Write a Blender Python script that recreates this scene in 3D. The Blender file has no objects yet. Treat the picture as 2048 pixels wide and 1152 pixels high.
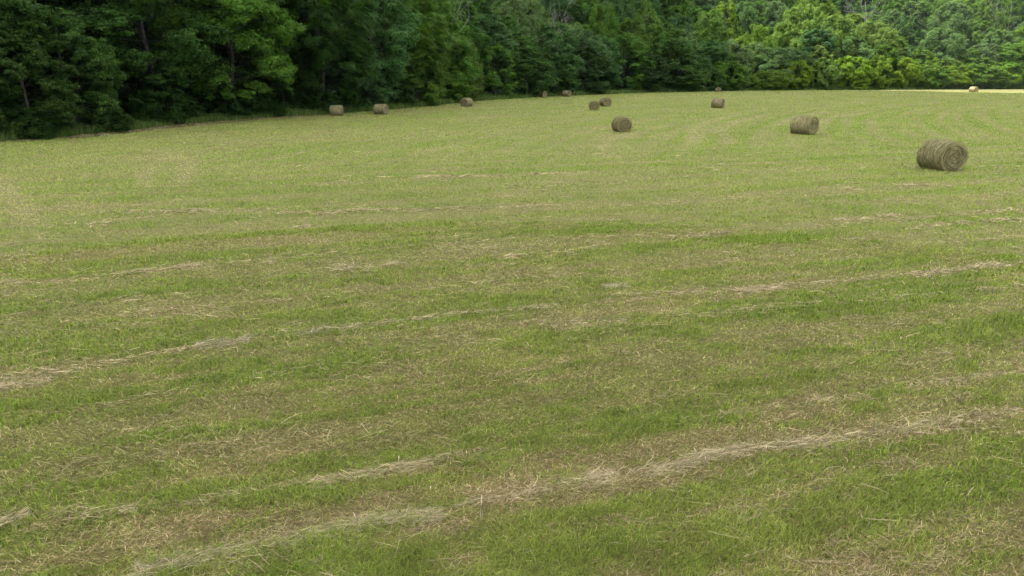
import bpy, math
import numpy as np
from mathutils import Vector, Matrix

rng = np.random.default_rng(11)
scene = bpy.context.scene
C = scene.collection
D = bpy.data

# ------------------------------------------------------------------ survey of the place
FPX, CAM_H = 1384.0, 5.0
PITCH = math.atan((576 - 147) / FPX)

def at(u, v, z=0.0):
    """ground point seen at picture point u, v"""
    x = (u - 1024) / FPX; y = (576 - v) / FPX
    d = (x, math.cos(PITCH) + y * math.sin(PITCH), -math.sin(PITCH) + y * math.cos(PITCH))
    t = (z - CAM_H) / d[2]
    return np.array([d[0] * t, d[1] * t])

def height_at(v, Y):
    y = (576 - v) / FPX
    return CAM_H + Y * (-math.sin(PITCH) + y * math.cos(PITCH)) / (math.cos(PITCH) + y * math.sin(PITCH))

def v_of(z, Y):
    q = (z - CAM_H) / Y
    s, c = math.sin(PITCH), math.cos(PITCH)
    return 576 - FPX * (q * c + s) / (c - q * s)

def depth(Y, z):
    return Y * math.cos(PITCH) + (CAM_H - z) * math.sin(PITCH)

# edge of the mown field (wood lies to its left / far side)
EDGE = np.array([(-150, -60), (-95, -10), (-62, 28), (-39.4, 54.2), (-36.9, 57.0), (-35.8, 61.5), (-34.6, 68.0), (-32.6, 75.8), (-29.3, 82.5),
                 (-24.2, 90.8), (-18.9, 102.4), (-14.0, 115.1), (-7.2, 136.9), (7.5, 163.3), (36.6, 198.1),
                 (71.7, 221.5), (107.2, 229.3), (172.9, 243.1), (300, 262), (520, 285)], float)

def signed_edge(x, y):
    """distance to the field edge, positive in the wood"""
    x = np.asarray(x, float); y = np.asarray(y, float)
    best = np.full(x.shape, 1e18); sign = np.zeros(x.shape)
    for a, b in zip(EDGE[:-1], EDGE[1:]):
        ab = b - a; L2 = ab @ ab
        t = np.clip(((x - a[0]) * ab[0] + (y - a[1]) * ab[1]) / L2, 0, 1)
        dx = x - a[0] - t * ab[0]; dy = y - a[1] - t * ab[1]
        d2 = dx * dx + dy * dy
        cr = ab[0] * dy - ab[1] * dx
        m = d2 < best
        best = np.where(m, d2, best); sign = np.where(m, np.where(cr > 0, 1.0, -1.0), sign)
    return np.sqrt(best) * sign

def smooth(a, b, x):
    t = np.clip((np.asarray(x, float) - a) / (b - a), 0, 1)
    return t * t * (3 - 2 * t)

def hill(x, y, d=None):
    x = np.asarray(x, float); y = np.asarray(y, float)
    if d is None: d = signed_edge(x, y)
    slope = 0.16 + 0.34 * smooth(-10, 40, x + 0.15 * (y - 200))
    rise = np.maximum(d - 14, 0)
    return slope * rise * smooth(0, 30, rise) + np.clip(d * 0.08, -0.6, 0.05)

# ------------------------------------------------------------------ noise
def _h(ix, iy, s):
    n = (ix.astype(np.int64) * 374761393 + iy.astype(np.int64) * 668265263 + s * 1442695041) & 0xffffffff
    n = ((n ^ (n >> 13)) * 1274126177) & 0xffffffff
    return ((n ^ (n >> 16)) & 0xffff) / 65535.0

def vnoise(x, y, s=0):
    ix = np.floor(x); iy = np.floor(y); fx = x - ix; fy = y - iy
    fx = fx * fx * (3 - 2 * fx); fy = fy * fy * (3 - 2 * fy)
    a = _h(ix, iy, s); b = _h(ix + 1, iy, s); c = _h(ix, iy + 1, s); d = _h(ix + 1, iy + 1, s)
    return a + (b - a) * fx + (c - a) * fy + (a - b - c + d) * fx * fy

def fbm(x, y, s=0, o=3):
    r = 0; w = 0; k = 1.0
    for i in range(o):
        r = r + k * vnoise(x * 2 ** i + 17.3 * i, y * 2 ** i - 9.1 * i, s + i); w += k; k *= 0.55
    return r / w

# ------------------------------------------------------------------ mesh / material helpers
def make_mesh(name, verts, faces, mat=None, col=None, smooth_shade=False):
    """faces: list of arrays, each (n,3) or (n,4)"""
    me = D.meshes.new(name)
    verts = np.ascontiguousarray(verts, np.float32)
    faces = [np.asarray(f, np.int32) for f in faces if len(f)]
    me.vertices.add(len(verts)); me.vertices.foreach_set('co', verts.ravel())
    loops = np.concatenate([f.ravel() for f in faces]).astype(np.int32)
    sizes = np.concatenate([np.full(len(f), f.shape[1], np.int32) for f in faces])
    me.loops.add(len(loops)); me.loops.foreach_set('vertex_index', loops)
    me.polygons.add(len(sizes))
    starts = np.concatenate([[0], np.cumsum(sizes)[:-1]]).astype(np.int32)
    me.polygons.foreach_set('loop_start', starts)
    me.polygons.foreach_set('loop_total', sizes)
    if smooth_shade: me.polygons.foreach_set('use_smooth', np.ones(len(sizes), bool))
    if col is not None:
        at_ = me.attributes.new('tint', 'FLOAT_COLOR', 'POINT')
        c4 = np.ones((len(verts), 4), np.float32); c4[:, :3] = col
        at_.data.foreach_set('color', c4.ravel())
    me.update(calc_edges=True)
    if mat: me.materials.append(mat)
    return me

def link(name, me, parent=None):
    o = D.objects.new(name, me); C.objects.link(o)
    if parent: o.parent = parent
    return o

def tag(o, label=None, cat=None, group=None, kind=None):
    if label: o['label'] = label
    if cat: o['category'] = cat
    if group: o['group'] = group
    if kind: o['kind'] = kind
    return o

def new_mat(name):
    m = D.materials.new(name); m.use_nodes = True
    nt = m.node_tree; nt.nodes.clear()
    return m, nt, nt.nodes, nt.links

def N(nodes, typ, **kw):
    n = nodes.new(typ)
    for k, v in kw.items():
        if k.startswith('i_'):
            n.inputs[int(k[2:]) if k[2:].isdigit() else k[2:]].default_value = v
        else: setattr(n, k, v)
    return n

def mixrgb(nodes, links, fac, a, b, blend='MIX'):
    n = nodes.new('ShaderNodeMix'); n.data_type = 'RGBA'; n.blend_type = blend
    for idx, val in ((0, fac), (6, a), (7, b)):
        if hasattr(val, 'is_linked') or isinstance(val, bpy.types.NodeSocket): links.new(val, n.inputs[idx])
        else: n.inputs[idx].default_value = val if idx == 0 else (*val, 1)
    return n.outputs[2]

def plant_mat(name, use_object_tint, trans, rough=0.6, gloss=0.15, tr_tint=(1.02, 1.12, 0.5)):
    """thin leaf / blade / straw: colour from the mesh, times the plant's own colour; lets some light through"""
    m, nt, n, l = new_mat(name)
    a = N(n, 'ShaderNodeAttribute', attribute_name='tint')
    col = a.outputs['Color']
    if use_object_tint:
        oi = N(n, 'ShaderNodeObjectInfo')
        col = mixrgb(n, l, 1.0, col, oi.outputs['Color'], 'MULTIPLY')
    p = N(n, 'ShaderNodeBsdfPrincipled'); p.inputs['Roughness'].default_value = rough
    p.inputs['Specular IOR Level'].default_value = gloss
    l.new(col, p.inputs['Base Color'])
    t = N(n, 'ShaderNodeBsdfTranslucent')
    l.new(mixrgb(n, l, 1.0, col, tr_tint, 'MULTIPLY'), t.inputs['Color'])
    mx = N(n, 'ShaderNodeMixShader'); mx.inputs[0].default_value = trans
    l.new(p.outputs[0], mx.inputs[1]); l.new(t.outputs[0], mx.inputs[2])
    o = N(n, 'ShaderNodeOutputMaterial'); l.new(mx.outputs[0], o.inputs['Surface'])
    return m

M_LEAF = plant_mat('leaf', True, 0.42, rough=0.6, gloss=0.08)
M_GRASS = plant_mat('grass_blade', False, 0.32, rough=0.7, gloss=0.06)
M_STRAW = plant_mat('straw', False, 0.15, rough=0.75, gloss=0.15, tr_tint=(1, .95, .8))
M_BALE_STRAND = plant_mat('bale_strand', True, 0.12, rough=0.8, gloss=0.1, tr_tint=(1, .95, .8))

def bark_mat(name, base, dark):
    m, nt, n, l = new_mat(name)
    tc = N(n, 'ShaderNodeTexCoord'); mp = N(n, 'ShaderNodeMapping'); mp.inputs['Scale'].default_value = (6, 6, 1.2)
    l.new(tc.outputs['Object'], mp.inputs['Vector'])
    no = N(n, 'ShaderNodeTexNoise'); no.inputs['Scale'].default_value = 2.0; no.inputs['Detail'].default_value = 6
    l.new(mp.outputs[0], no.inputs['Vector'])
    p = N(n, 'ShaderNodeBsdfPrincipled'); p.inputs['Roughness'].default_value = 0.9
    l.new(mixrgb(n, l, no.outputs[0], dark, base), p.inputs['Base Color'])
    b = N(n, 'ShaderNodeBump'); b.inputs['Strength'].default_value = 0.6; b.inputs['Distance'].default_value = 0.05
    l.new(no.outputs[0], b.inputs['Height']); l.new(b.outputs[0], p.inputs['Normal'])
    o = N(n, 'ShaderNodeOutputMaterial'); l.new(p.outputs[0], o.inputs['Surface'])
    return m
M_BARK = bark_mat('bark', (0.032, 0.028, 0.022), (0.014, 0.012, 0.010))
M_SNAG = bark_mat('weathered_wood', (0.30, 0.28, 0.255), (0.13, 0.12, 0.11))

def ground_mat(name, c1, c2, c3, s1, s2, bump):
    m, nt, n, l = new_mat(name)
    tc = N(n, 'ShaderNodeTexCoord')
    a = N(n, 'ShaderNodeTexNoise'); a.inputs['Scale'].default_value = s1; a.inputs['Detail'].default_value = 8
    b = N(n, 'ShaderNodeTexNoise'); b.inputs['Scale'].default_value = s2; b.inputs['Detail'].default_value = 6
    for q in (a, b): l.new(tc.outputs['Object'], q.inputs['Vector'])
    r = N(n, 'ShaderNodeValToRGB'); r.color_ramp.elements[0].position = .38; r.color_ramp.elements[1].position = .64
    l.new(a.outputs[0], r.inputs[0])
    base = mixrgb(n, l, r.outputs[0], c1, c2)
    r2 = N(n, 'ShaderNodeValToRGB'); r2.color_ramp.elements[0].position = .45; r2.color_ramp.elements[1].position = .62
    l.new(b.outputs[0], r2.inputs[0])
    base = mixrgb(n, l, r2.outputs[0], base, c3)
    p = N(n, 'ShaderNodeBsdfPrincipled'); p.inputs['Roughness'].default_value = 0.95
    p.inputs['Specular IOR Level'].default_value = 0.1
    l.new(base, p.inputs['Base Color'])
    bp = N(n, 'ShaderNodeBump'); bp.inputs['Strength'].default_value = 0.8; bp.inputs['Distance'].default_value = bump
    l.new(b.outputs[0], bp.inputs['Height']); l.new(bp.outputs[0], p.inputs['Normal'])
    o = N(n, 'ShaderNodeOutputMaterial'); l.new(p.outputs[0], o.inputs['Surface'])
    return m
M_FIELD = ground_mat('thatch_ground', (0.13, 0.13, 0.045), (0.14, 0.118, 0.056), (0.09, 0.10, 0.032), 0.35, 9.0, 0.03)
M_LITTER = ground_mat('leaf_litter', (0.022, 0.030, 0.012), (0.030, 0.032, 0.016), (0.018, 0.034, 0.011), 0.3, 3.0, 0.1)

# ------------------------------------------------------------------ sheets of ground
S = 4000.0
field = link('field', make_mesh('field', [(-S, -S, 0), (S, -S, 0), (S, S, 0), (-S, S, 0)], [np.array([[0, 1, 2, 3]])], M_FIELD))
tag(field, 'mown hay field of short green grass and dry thatch', 'field', kind='structure')

gx = np.arange(-260, 520, 4.0); gy = np.arange(-80, 480, 4.0)
GX, GY = np.meshgrid(gx, gy)
GZ = hill(GX, GY) + (fbm(GX / 9, GY / 9, 5) - .5) * 1.2 * smooth(6, 20, signed_edge(GX, GY))
idx = np.arange(GX.size).reshape(GX.shape)
q = np.stack([idx[:-1, :-1], idx[:-1, 1:], idx[1:, 1:], idx[1:, :-1]], -1).reshape(-1, 4)
hs = link('hillside', make_mesh('hillside', np.stack([GX, GY, GZ], -1).reshape(-1, 3), [q], M_LITTER, smooth_shade=True))
tag(hs, 'wooded slope rising behind the hay field', 'hillside', kind='structure')

# ------------------------------------------------------------------ grass
A18 = math.radians(18)
def row_coords(x, y):
    """along / across the mowing rows; near rows run one way, far rows swing round the field"""
    near = smooth(54, 36, y - 0.32 * x)
    a1 = x * math.cos(A18) + y * math.sin(A18); c1 = -x * math.sin(A18) + y * math.cos(A18)
    yy = np.maximum(y - 40, -10)
    c2 = x - (0.25 * yy + 0.004 * yy * yy); a2 = y + 0.4 * x
    return near, a1, c1, a2, c2

def field_state(x, y):
    """g: greenness 0..1, s: straw 0..1"""
    near, a1, c1, a2, c2 = row_coords(x, y)
    w1 = (fbm(x / 14, y / 14, 3, 2) - .5) * 1.6
    n1 = fbm(a1 / 15.0, (c1 + w1 * .6) / 0.6, 21, 3)
    n2 = fbm(a2 / 40.0, (c2 + w1 * .6) / 1.2, 31, 3)
    st2 = 0.5 + 0.5 * np.sin((c2 + w1 * 1.1) * 2 * math.pi / 2.5)
    st1 = 0.5 + 0.5 * np.sin((c1 + w1 * .8) * 2 * math.pi / 2.9 + 1.0)
    streak = near * (0.72 * n1 + 0.28 * st1) + (1 - near) * (0.72 * n2 + 0.28 * st2)
    mid = fbm(a1 / 2.6, c1 / 0.75, 41, 3) * near + (1 - near) * fbm(x / 4.5, y / 5.5, 43, 3)
    big = fbm(x / 11, y / 8, 51, 2)
    tuft = fbm(a1 / 0.75, c1 / 0.24, 61, 3)
    dd_ = np.hypot(x, y); nearw = smooth(70, 20, dd_)
    g = 0.5 + (1.35 + .45 * near) * (streak - .5) + (.7 + .2 * nearw) * (mid - .5) + 0.12 * (big - .5) + 1.5 * nearw * (tuft - .5)
    return np.clip(.5 + .42 * np.tanh((g - .5) * 2.3), 0, 1), streak, tuft

TRACKS = [([(288, 372), (291, 345), (307, 328), (330, 318)], .45), ([(360, 372), (376, 340), (372, 320), (328, 306), (300, 301)], .5),
          ([(-10, 350), (20, 391), (44, 419), (70, 452)], .45), ([(1395, 285), (1385, 262), (1420, 243), (1480, 228)], .5), ([(1460, 288), (1440, 264), (1470, 245), (1540, 228)], .5),
          ([(1560, 250), (1580, 236), (1650, 224)], .5), ([(1630, 250), (1660, 236), (1740, 224)], .5), ([(1200, 300), (1215, 282), (1260, 268)], .5)]
def tracks(x, y):
    """dried wheel tracks where the tractor turned"""
    out = np.zeros(len(x))
    for pp, hw in TRACKS:
        P_ = np.array([at(*p) for p in pp])
        m = (x > P_[:, 0].min() - 3) & (x < P_[:, 0].max() + 3) & (y > P_[:, 1].min() - 3) & (y < P_[:, 1].max() + 3)
        if not m.any(): continue
        xs, ys = x[m], y[m]; best = np.full(len(xs), 1e9)
        for a, b in zip(P_[:-1], P_[1:]):
            ab = b - a; t = np.clip(((xs - a[0]) * ab[0] + (ys - a[1]) * ab[1]) / (ab @ ab), 0, 1)
            best = np.minimum(best, np.hypot(xs - a[0] - t * ab[0], ys - a[1] - t * ab[1]))
        out[m] = np.maximum(out[m], np.exp(-(best / hw) ** 2) * (.6 + .6 * fbm(xs / 1.5, ys / 1.5, 99)))
    return out

def make_blades(n, dmin, dmax, seed, five):
    r = np.random.default_rng(seed)
    d = dmin * (dmax / dmin) ** r.random(n)
    az = np.radians((r.random(n) * 2 - 1) * (66 if five else 54))
    x = d * np.sin(az); y = d * np.cos(az)
    keep = y > 2.6
    if dmax > 40: keep &= signed_edge(x, y) < 0.4
    x, y, d = x[keep], y[keep], d[keep]; n = len(x)
    g, streak, tuft = field_state(x, y); trk = tracks(x, y); g = g * (1 - np.clip(.9 * trk, 0, .9))
    u = r.random(n)
    far = smooth(12, 50, d)
    dead = u > (0.13 + 0.74 * g + 0.15 * smooth(7, 17, d) + 0.20 * far)
    pale = dead & (r.random(n) < 0.34 - 0.2 * g + .8 * trk + .24 * far)
    fresh = ~dead & (r.random(n) < (0.12 + 0.6 * g * g) * (1 - .45 * far))
    fresh2 = np.array([0.110, 0.156, 0.026]); yg = np.array([0.194, 0.244, 0.040])
    brown = np.array([0.138, 0.104, 0.046]); straw = np.array([0.36, 0.305, 0.160])
    yg = yg[None] * (1 + far[:, None] * np.array([.32, .32, .75])); brown = brown[None] * (1 + far[:, None] * .5)  # far blades painted lighter, standing in for lit blade sides at a low view
    col = np.where(fresh[:, None], fresh2 * (1 + .5 * far[:, None]), yg)
    col = np.where(dead[:, None], brown, col); col = np.where(pale[:, None], straw, col)
    # beyond a few metres a blade stands for a small tuft: its colour is nearer the mix growing there
    gm = smooth(.12, .88, g)[:, None]
    mixc = np.array([.275, .275, .105]) * (1 - gm) + np.array([.160, .240, .038]) * gm
    mixc = mixc * (1 - trk[:, None] * .6) + np.array([.40, .36, .19]) * trk[:, None] * .6
    lf = (.12 + .46 * far)[:, None]
    col = col * (1 - lf) + mixc * lf * (1 + .12 * far[:, None])
    hue = (fbm(x / 3.3, y / 2.4, 71, 2) - .5)[:, None]
    col = col * np.clip(1 + hue * np.array([0.45, 0.2, 0.7]), .4, 1.8)
    col = col * (1 + (.60 - .25 * far) * (r.random(n) - .5))[:, None] * (1 + .5 * (fbm(x / .5, y / .3, 65, 2) - .5) * (1 - far))[:, None]
    # far blades are longer; their lit tips are painted into the lighter colours above
    L = (0.035 + 0.05 * r.random(n)) * np.where(dead, 1.15, 0.75 + 0.95 * g * (0.6 + .8 * tuft))
    L = L * (1 + 0.5 * far)
    w = np.maximum(0.0042, 0.00085 * d) * (0.7 + 0.6 * r.random(n))
    lean = np.where(dead, np.radians(58 + 30 * r.random(n)), np.radians(8 + 52 * r.random(n)))
    ph = np.where(r.random(n) < .55, A18 + r.normal(0, .55, n) + np.where(r.random(n) < .5, math.pi, 0), r.random(n) * 2 * math.pi)
    b = np.stack([x, y, np.where(dead, 0.004 + 0.03 * r.random(n), 0.0)], -1)
    dirv = np.stack([np.cos(ph) * np.sin(lean), np.sin(ph) * np.sin(lean), np.cos(lean)], -1)
    lean2 = np.minimum(lean + np.radians(15 + 35 * r.random(n)), np.radians(100))
    lean2 = np.where(dead, lean + r.normal(0, .15, n), lean2)
    dir2 = np.stack([np.cos(ph) * np.sin(lean2), np.sin(ph) * np.sin(lean2), np.cos(lean2)], -1)
    wv = np.stack([-np.sin(ph), np.cos(ph), np.zeros(n)], -1) * (w * .5)[:, None]
    p1 = b + dirv * (L * .55)[:, None]; p2 = p1 + dir2 * (L * .5)[:, None]
    p2[:, 2] = np.maximum(p2[:, 2], 0.004)
    i = np.arange(n)
    if five:
        V = np.stack([b - wv * .8, b + wv * .8, p1 + wv, p1 - wv, p2], 1).reshape(-1, 3)
        F = [np.stack([i * 5, i * 5 + 1, i * 5 + 2, i * 5 + 3], -1), np.stack([i * 5 + 3, i * 5 + 2, i * 5 + 4], -1)]
        return V, F, np.repeat(col, 5, 0)
    V = np.stack([b - wv, b + wv, p2], 1).reshape(-1, 3)
    return V, [np.stack([i * 3, i * 3 + 1, i * 3 + 2], -1)], np.repeat(col, 3, 0)

def join(parts):
    Vs, F3, F4, Cs = [], [], [], []; off = 0
    for V, F, c in parts:
        Vs.append(V); Cs.append(c)
        for f in F: (F3 if f.shape[1] == 3 else F4).append(f + off)
        off += len(V)
    fs = []
    if F3: fs.append(np.concatenate(F3))
    if F4: fs.append(np.concatenate(F4))
    return np.concatenate(Vs), fs, np.concatenate(Cs)

V, F, c = join([make_blades(1120000, 3.5, 24, 101, True), make_blades(1080000, 22, 245, 102, False)])
o = link('grass', make_mesh('grass', V, F, M_GRASS, c))
tag(o, 'short mown grass with brown thatch covering the hay field', 'grass', kind='stuff')

# ------------------------------------------------------------------ loose hay lying in broken rows
def strands(x, y, z, ph, L, w, col, r, curl=0.5, rise=0.12):
    """thin ribbons of four points lying about"""
    n = len(x); pts = []
    p = np.stack([x, y, z], -1); a = ph.copy(); k = r.normal(0, curl, n) / 3; el = r.normal(0, rise, n)
    p = p - np.stack([np.cos(a), np.sin(a), np.zeros(n)], -1) * (L * .5)[:, None]
    for s in range(4):
        pts.append(p.copy())
        p = p + np.stack([np.cos(a) * np.cos(el), np.sin(a) * np.cos(el), np.sin(el)], -1) * (L / 3)[:, None]
        a = a + k; el = el - 0.10 * np.abs(r.normal(0, 1, n))
    ro = r.normal(0, .5, n)
    wv = np.stack([-np.sin(ph) * np.cos(ro), np.cos(ph) * np.cos(ro), np.sin(ro)], -1) * (w * .5)[:, None]
    rows = []
    for s, q_ in enumerate(pts):
        q_[:, 2] = np.maximum(q_[:, 2], 0.006)
        t = 1.0 if s in (1, 2) else 0.6
        rows += [q_ - wv * t, q_ + wv * t]
    V = np.stack(rows, 1).reshape(-1, 3); i = np.arange(n) * 8
    F = np.concatenate([np.stack([i + 2 * s, i + 2 * s + 1, i + 2 * s + 3, i + 2 * s + 2], -1) for s in range(3)])
    return V, [F], np.repeat(col, 8, 0)

HAY = np.array([(0.50, 0.41, 0.24), (0.36, 0.295, 0.165), (0.25, 0.205, 0.115), (0.30, 0.29, 0.15), (0.16, 0.125, 0.068)])
# picture points of a row, half width in m, strands per m, greyness
ROWS = [([(270, 1152), (420, 1112), (560, 1086), (720, 1052), (880, 1040)], .20, 1500, .35),
        ([(900, 1030), (1000, 1008), (1180, 962)], .16, 420, 0),
        ([(1180, 958), (1330, 930), (1480, 906), (1660, 885)], .20, 1500, .1),
        ([(1660, 885), (1840, 850), (2048, 826)], .22, 330, .1),
        ([(-30, 1062), (60, 1032)], .14, 900, .3), ([(60, 1034), (400, 1005), (640, 968)], .14, 300, 0),
        ([(630, 968), (740, 948), (860, 930)], .14, 1300, 0), ([(850, 922), (1010, 896)], .10, 130, 0),
        ([(-20, 777), (100, 766)], .18, 900, .1), ([(60, 755), (230, 730), (420, 692)], .18, 170, .1),
        ([(395, 690), (500, 679)], .22, 1500, .6), ([(590, 666), (700, 656)], .22, 650, .6),
        ([(690, 656), (900, 632), (1120, 611)], .18, 330, .4), ([(640, 735), (820, 706), (1010, 690)], .5, 260, 0),
        ([(1205, 575), (1255, 572)], .30, 1300, .8), ([(1225, 592), (1420, 581)], .16, 420, .1),
        ([(1455, 587), (1560, 575)], .22, 1300, 0), ([(1825, 551), (2010, 531)], .22, 1100, .1),
        ([(2000, 531), (2080, 526)], .2, 400, .5), ([(1955, 586), (2000, 577)], .2, 700, 0),
        ([(1090, 661), (1260, 640)], .35, 420, .2), ([(1310, 636), (1480, 622), (1640, 606)], .3, 330, 0),
        ([(-20, 567), (110, 563), (230, 549)], .24, 420, 0), ([(228, 549), (305, 542)], .22, 700, .1),
        ([(310, 545), (410, 532)], .3, 1200, .1), ([(410, 532), (560, 527)], .2, 250, .1),
        ([(670, 543), (745, 532)], .4, 700, .4), ([(755, 535), (810, 527)], .25, 600, 0),
        ([(985, 516), (1110, 506), (1190, 499)], .3, 500, 0), ([(230, 655), (330, 640), (470, 628)], .6, 200, 0),
        ([(268, 421), (330, 424), (400, 419)], .35, 1100, .1), ([(400, 420), (450, 425)], .3, 300, .3),
        ([(520, 428), (640, 426)], .3, 550, 0), ([(630, 427), (740, 422), (850, 419)], .36, 1300, 0),
        ([(850, 419), (980, 413)], .3, 260, 0), ([(165, 451), (225, 446)], .5, 800, .1), ([(585, 457), (618, 449)], .4, 800, .2),
        ([(835, 353), (920, 354), (1010, 351)], .5, 650, .1), ([(1060, 351), (1200, 344)], .5, 420, .1),
        ([(1080, 372), (1240, 366)], .4, 200, .1), ([(1050, 312), (1200, 306)], .6, 240, 0), ([(1340, 314), (1480, 312)], .5, 240, 0),
        ([(1330, 476), (1470, 464)], .25, 600, 0), ([(1670, 441), (1810, 432)], .3, 520, 0), ([(1800, 462), (1930, 446), (2048, 440)], .3, 520, 0),
        ([(1790, 372), (1900, 371)], .4, 500, .1), ([(1640, 375), (1720, 378)], .3, 350, .1), ([(1950, 425), (2030, 420)], .3, 500, 0),
        ([(1400, 330), (1560, 326)], .4, 300, .1), ([(1930, 336), (2048, 332)], .5, 250, .1), ([(1620, 806), (1740, 795)], .10, 330, 0),
        ([(480, 520), (700, 500)], .6, 130, 0), ([(900, 500), (1000, 495)], .5, 320, 0)]
parts = []
LONG = [([(-60, 1220), (420, 1112), (960, 1012), (1500, 905), (2100, 812)], .13, 260, .1), ([(-60, 1080), (400, 1008), (860, 930), (1300, 850), (2100, 735)], .12, 170, 0),
        ([(-60, 772), (420, 690), (880, 632), (1550, 575), (2100, 522)], .15, 230, .1), ([(-60, 572), (400, 533), (1000, 480), (1460, 466), (2100, 416)], .18, 190, 0),
        ([(-60, 850), (600, 742), (1100, 686), (1640, 606), (2100, 570)], .2, 150, 0), ([(-60, 470), (400, 421), (850, 419), (1500, 402), (2100, 366)], .22, 150, 0),
        ([(-60, 655), (470, 610), (1180, 548), (1800, 492), (2100, 470)], .2, 130, 0), ([(200, 380), (835, 353), (1200, 345), (1900, 335)], .35, 110, 0)]
for k, (pp, hw, dens, grey) in enumerate(ROWS + LONG):
    r = np.random.default_rng(500 + k)
    P = np.array([at(*p) for p in pp]); seg = np.linalg.norm(np.diff(P, axis=0), axis=1); cum = np.concatenate([[0], np.cumsum(seg)])
    dist = np.linalg.norm(P.mean(0))
    thin = max(1.0, dist / 9.0)
    n = int(cum[-1] * dens / thin ** 1.25 * (0.72 if k < len(ROWS) else 0.46))
    # clumpy along the row
    s = r.random(int(n * (2 if k < len(ROWS) else 2.6))) * cum[-1]
    dn = fbm(s / (0.55 if k < len(ROWS) else 1.6), np.full(len(s), k * 3.1), 9, 3)
    s = s[np.argsort(-(dn + 0.55 * r.random(len(s))))][:n]
    cx = np.interp(s, cum, P[:, 0]); cy = np.interp(s, cum, P[:, 1])
    j = np.clip(np.searchsorted(cum, s) - 1, 0, len(seg) - 1); tdir = np.diff(P, axis=0)[j] / seg[j][:, None]
    wob = (fbm(s / 1.3, np.full(n, k * 7.7), 15, 2) - .5) * hw * 2.2
    off = (r.normal(0, .5, n) + .35 * r.standard_t(3, n)) * hw * (0.38 + 0.75 * fbm(s / .8, np.full(n, 2.2 * k), 19, 2)) + wob
    grey = grey * .5
    x = cx - tdir[:, 1] * off; y = cy + tdir[:, 0] * off
    ph = np.arctan2(tdir[:, 1], tdir[:, 0]) + np.where(r.random(n) < .7, r.normal(0, .45, n), r.normal(0, 1.2, n))
    L = (0.08 + 0.24 * r.random(n) ** 1.8) * (1 + 0.25 * (thin - 1))
    w = np.maximum(0.0036, 0.00066 * dist) * (0.5 + .7 * r.random(n))
    z = 0.012 + 0.05 * r.random(n) ** 1.3 * np.exp(-(off / (hw + .01)) ** 2)
    col = HAY[r.choice(5, n, p=(.22, .24, .2, .14, .20))] * (0.72 + .5 * r.random(n))[:, None]
    g_ = col.mean(1, keepdims=True) * np.array([1.02, .98, .80])
    col = col * (1 - grey) + g_ * grey
    parts.append(strands(x, y, z, ph, L, w, col, r))
# single stems scattered over the near field
r = np.random.default_rng(900)
n = 26000; d = 5 * (70 / 5) ** r.random(n); az = np.radians((r.random(n) * 2 - 1) * 44)
x = d * np.sin(az); y = d * np.cos(az); st = fbm(x / 2.2, y / 1.1, 23, 3); k_ = (r.random(n) < smooth(.42, .68, st)) & (y > 4.7)
x, y, d = x[k_], y[k_], d[k_]; n = len(x)
parts.append(strands(x, y, 0.02 + .05 * r.random(n), np.where(r.random(n) < .6, A18 + r.normal(0, .6, n), r.random(n) * 6.3),
                     (.08 + .26 * r.random(n) ** 2) * (1 + d / 40), np.maximum(.003, .0006 * d), HAY[r.choice(5, n)] * (.6 + .5 * r.random(n))[:, None], r))
# a few upright dry stems
for (u, v, hgt, lean) in [(962, 1040, .34, .03), (720, 1050, .16, -.5), (1530, 905, .10, .2), (1395, 915, .14, -.4), (797, 930, .13, .05), (1410, 930, .12, 0), (860, 985, .08, .1)]:
    p = at(u, v)
    for dx in (-.006, 0, .006, .012):
        Vs = np.array([(p[0] - .004 + dx, p[1], 0), (p[0] + .004 + dx, p[1], 0), (p[0] + .005 + lean * hgt * .5, p[1], hgt * .6), (p[0] - .003 + lean * hgt * .5, p[1], hgt * .6), (p[0] + lean * hgt + dx * .6, p[1] + .03, hgt)])
        parts.append((Vs, [np.array([[0, 1, 2, 3]]), np.array([[3, 2, 4]])], np.tile([(.66, .58, .42)], (5, 1))))
# litter line along the left wood edge
r = np.random.default_rng(901); n = 9000
t = r.random(n); e0 = np.interp(t, np.linspace(0, 1, 8), EDGE[3:11, 0]); e1 = np.interp(t, np.linspace(0, 1, 8), EDGE[3:11, 1])
k_ = fbm(t * 14, t * 0, 25, 3); x = e0 + .9 + r.normal(0, .35, n); y = e1 - .5 + r.normal(0, .35, n)
sel = k_ + .3 * r.random(n) > .62; x, y = x[sel], y[sel]; n = len(x)
parts.append(strands(x, y, .03 + .05 * r.random(n), 1.15 + r.normal(0, .6, n), .3 + .4 * r.random(n), np.full(n, .05), HAY[r.choice(5, n, p=(0, .1, .3, .2, .4))] * .7, r))
V, F, c = join(parts)
o = link('loose_hay', make_mesh('loose_hay', V, F, M_STRAW, c))
tag(o, 'wisps of pale dry hay left lying in broken rows on the mown field', 'loose hay', kind='stuff')

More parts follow.
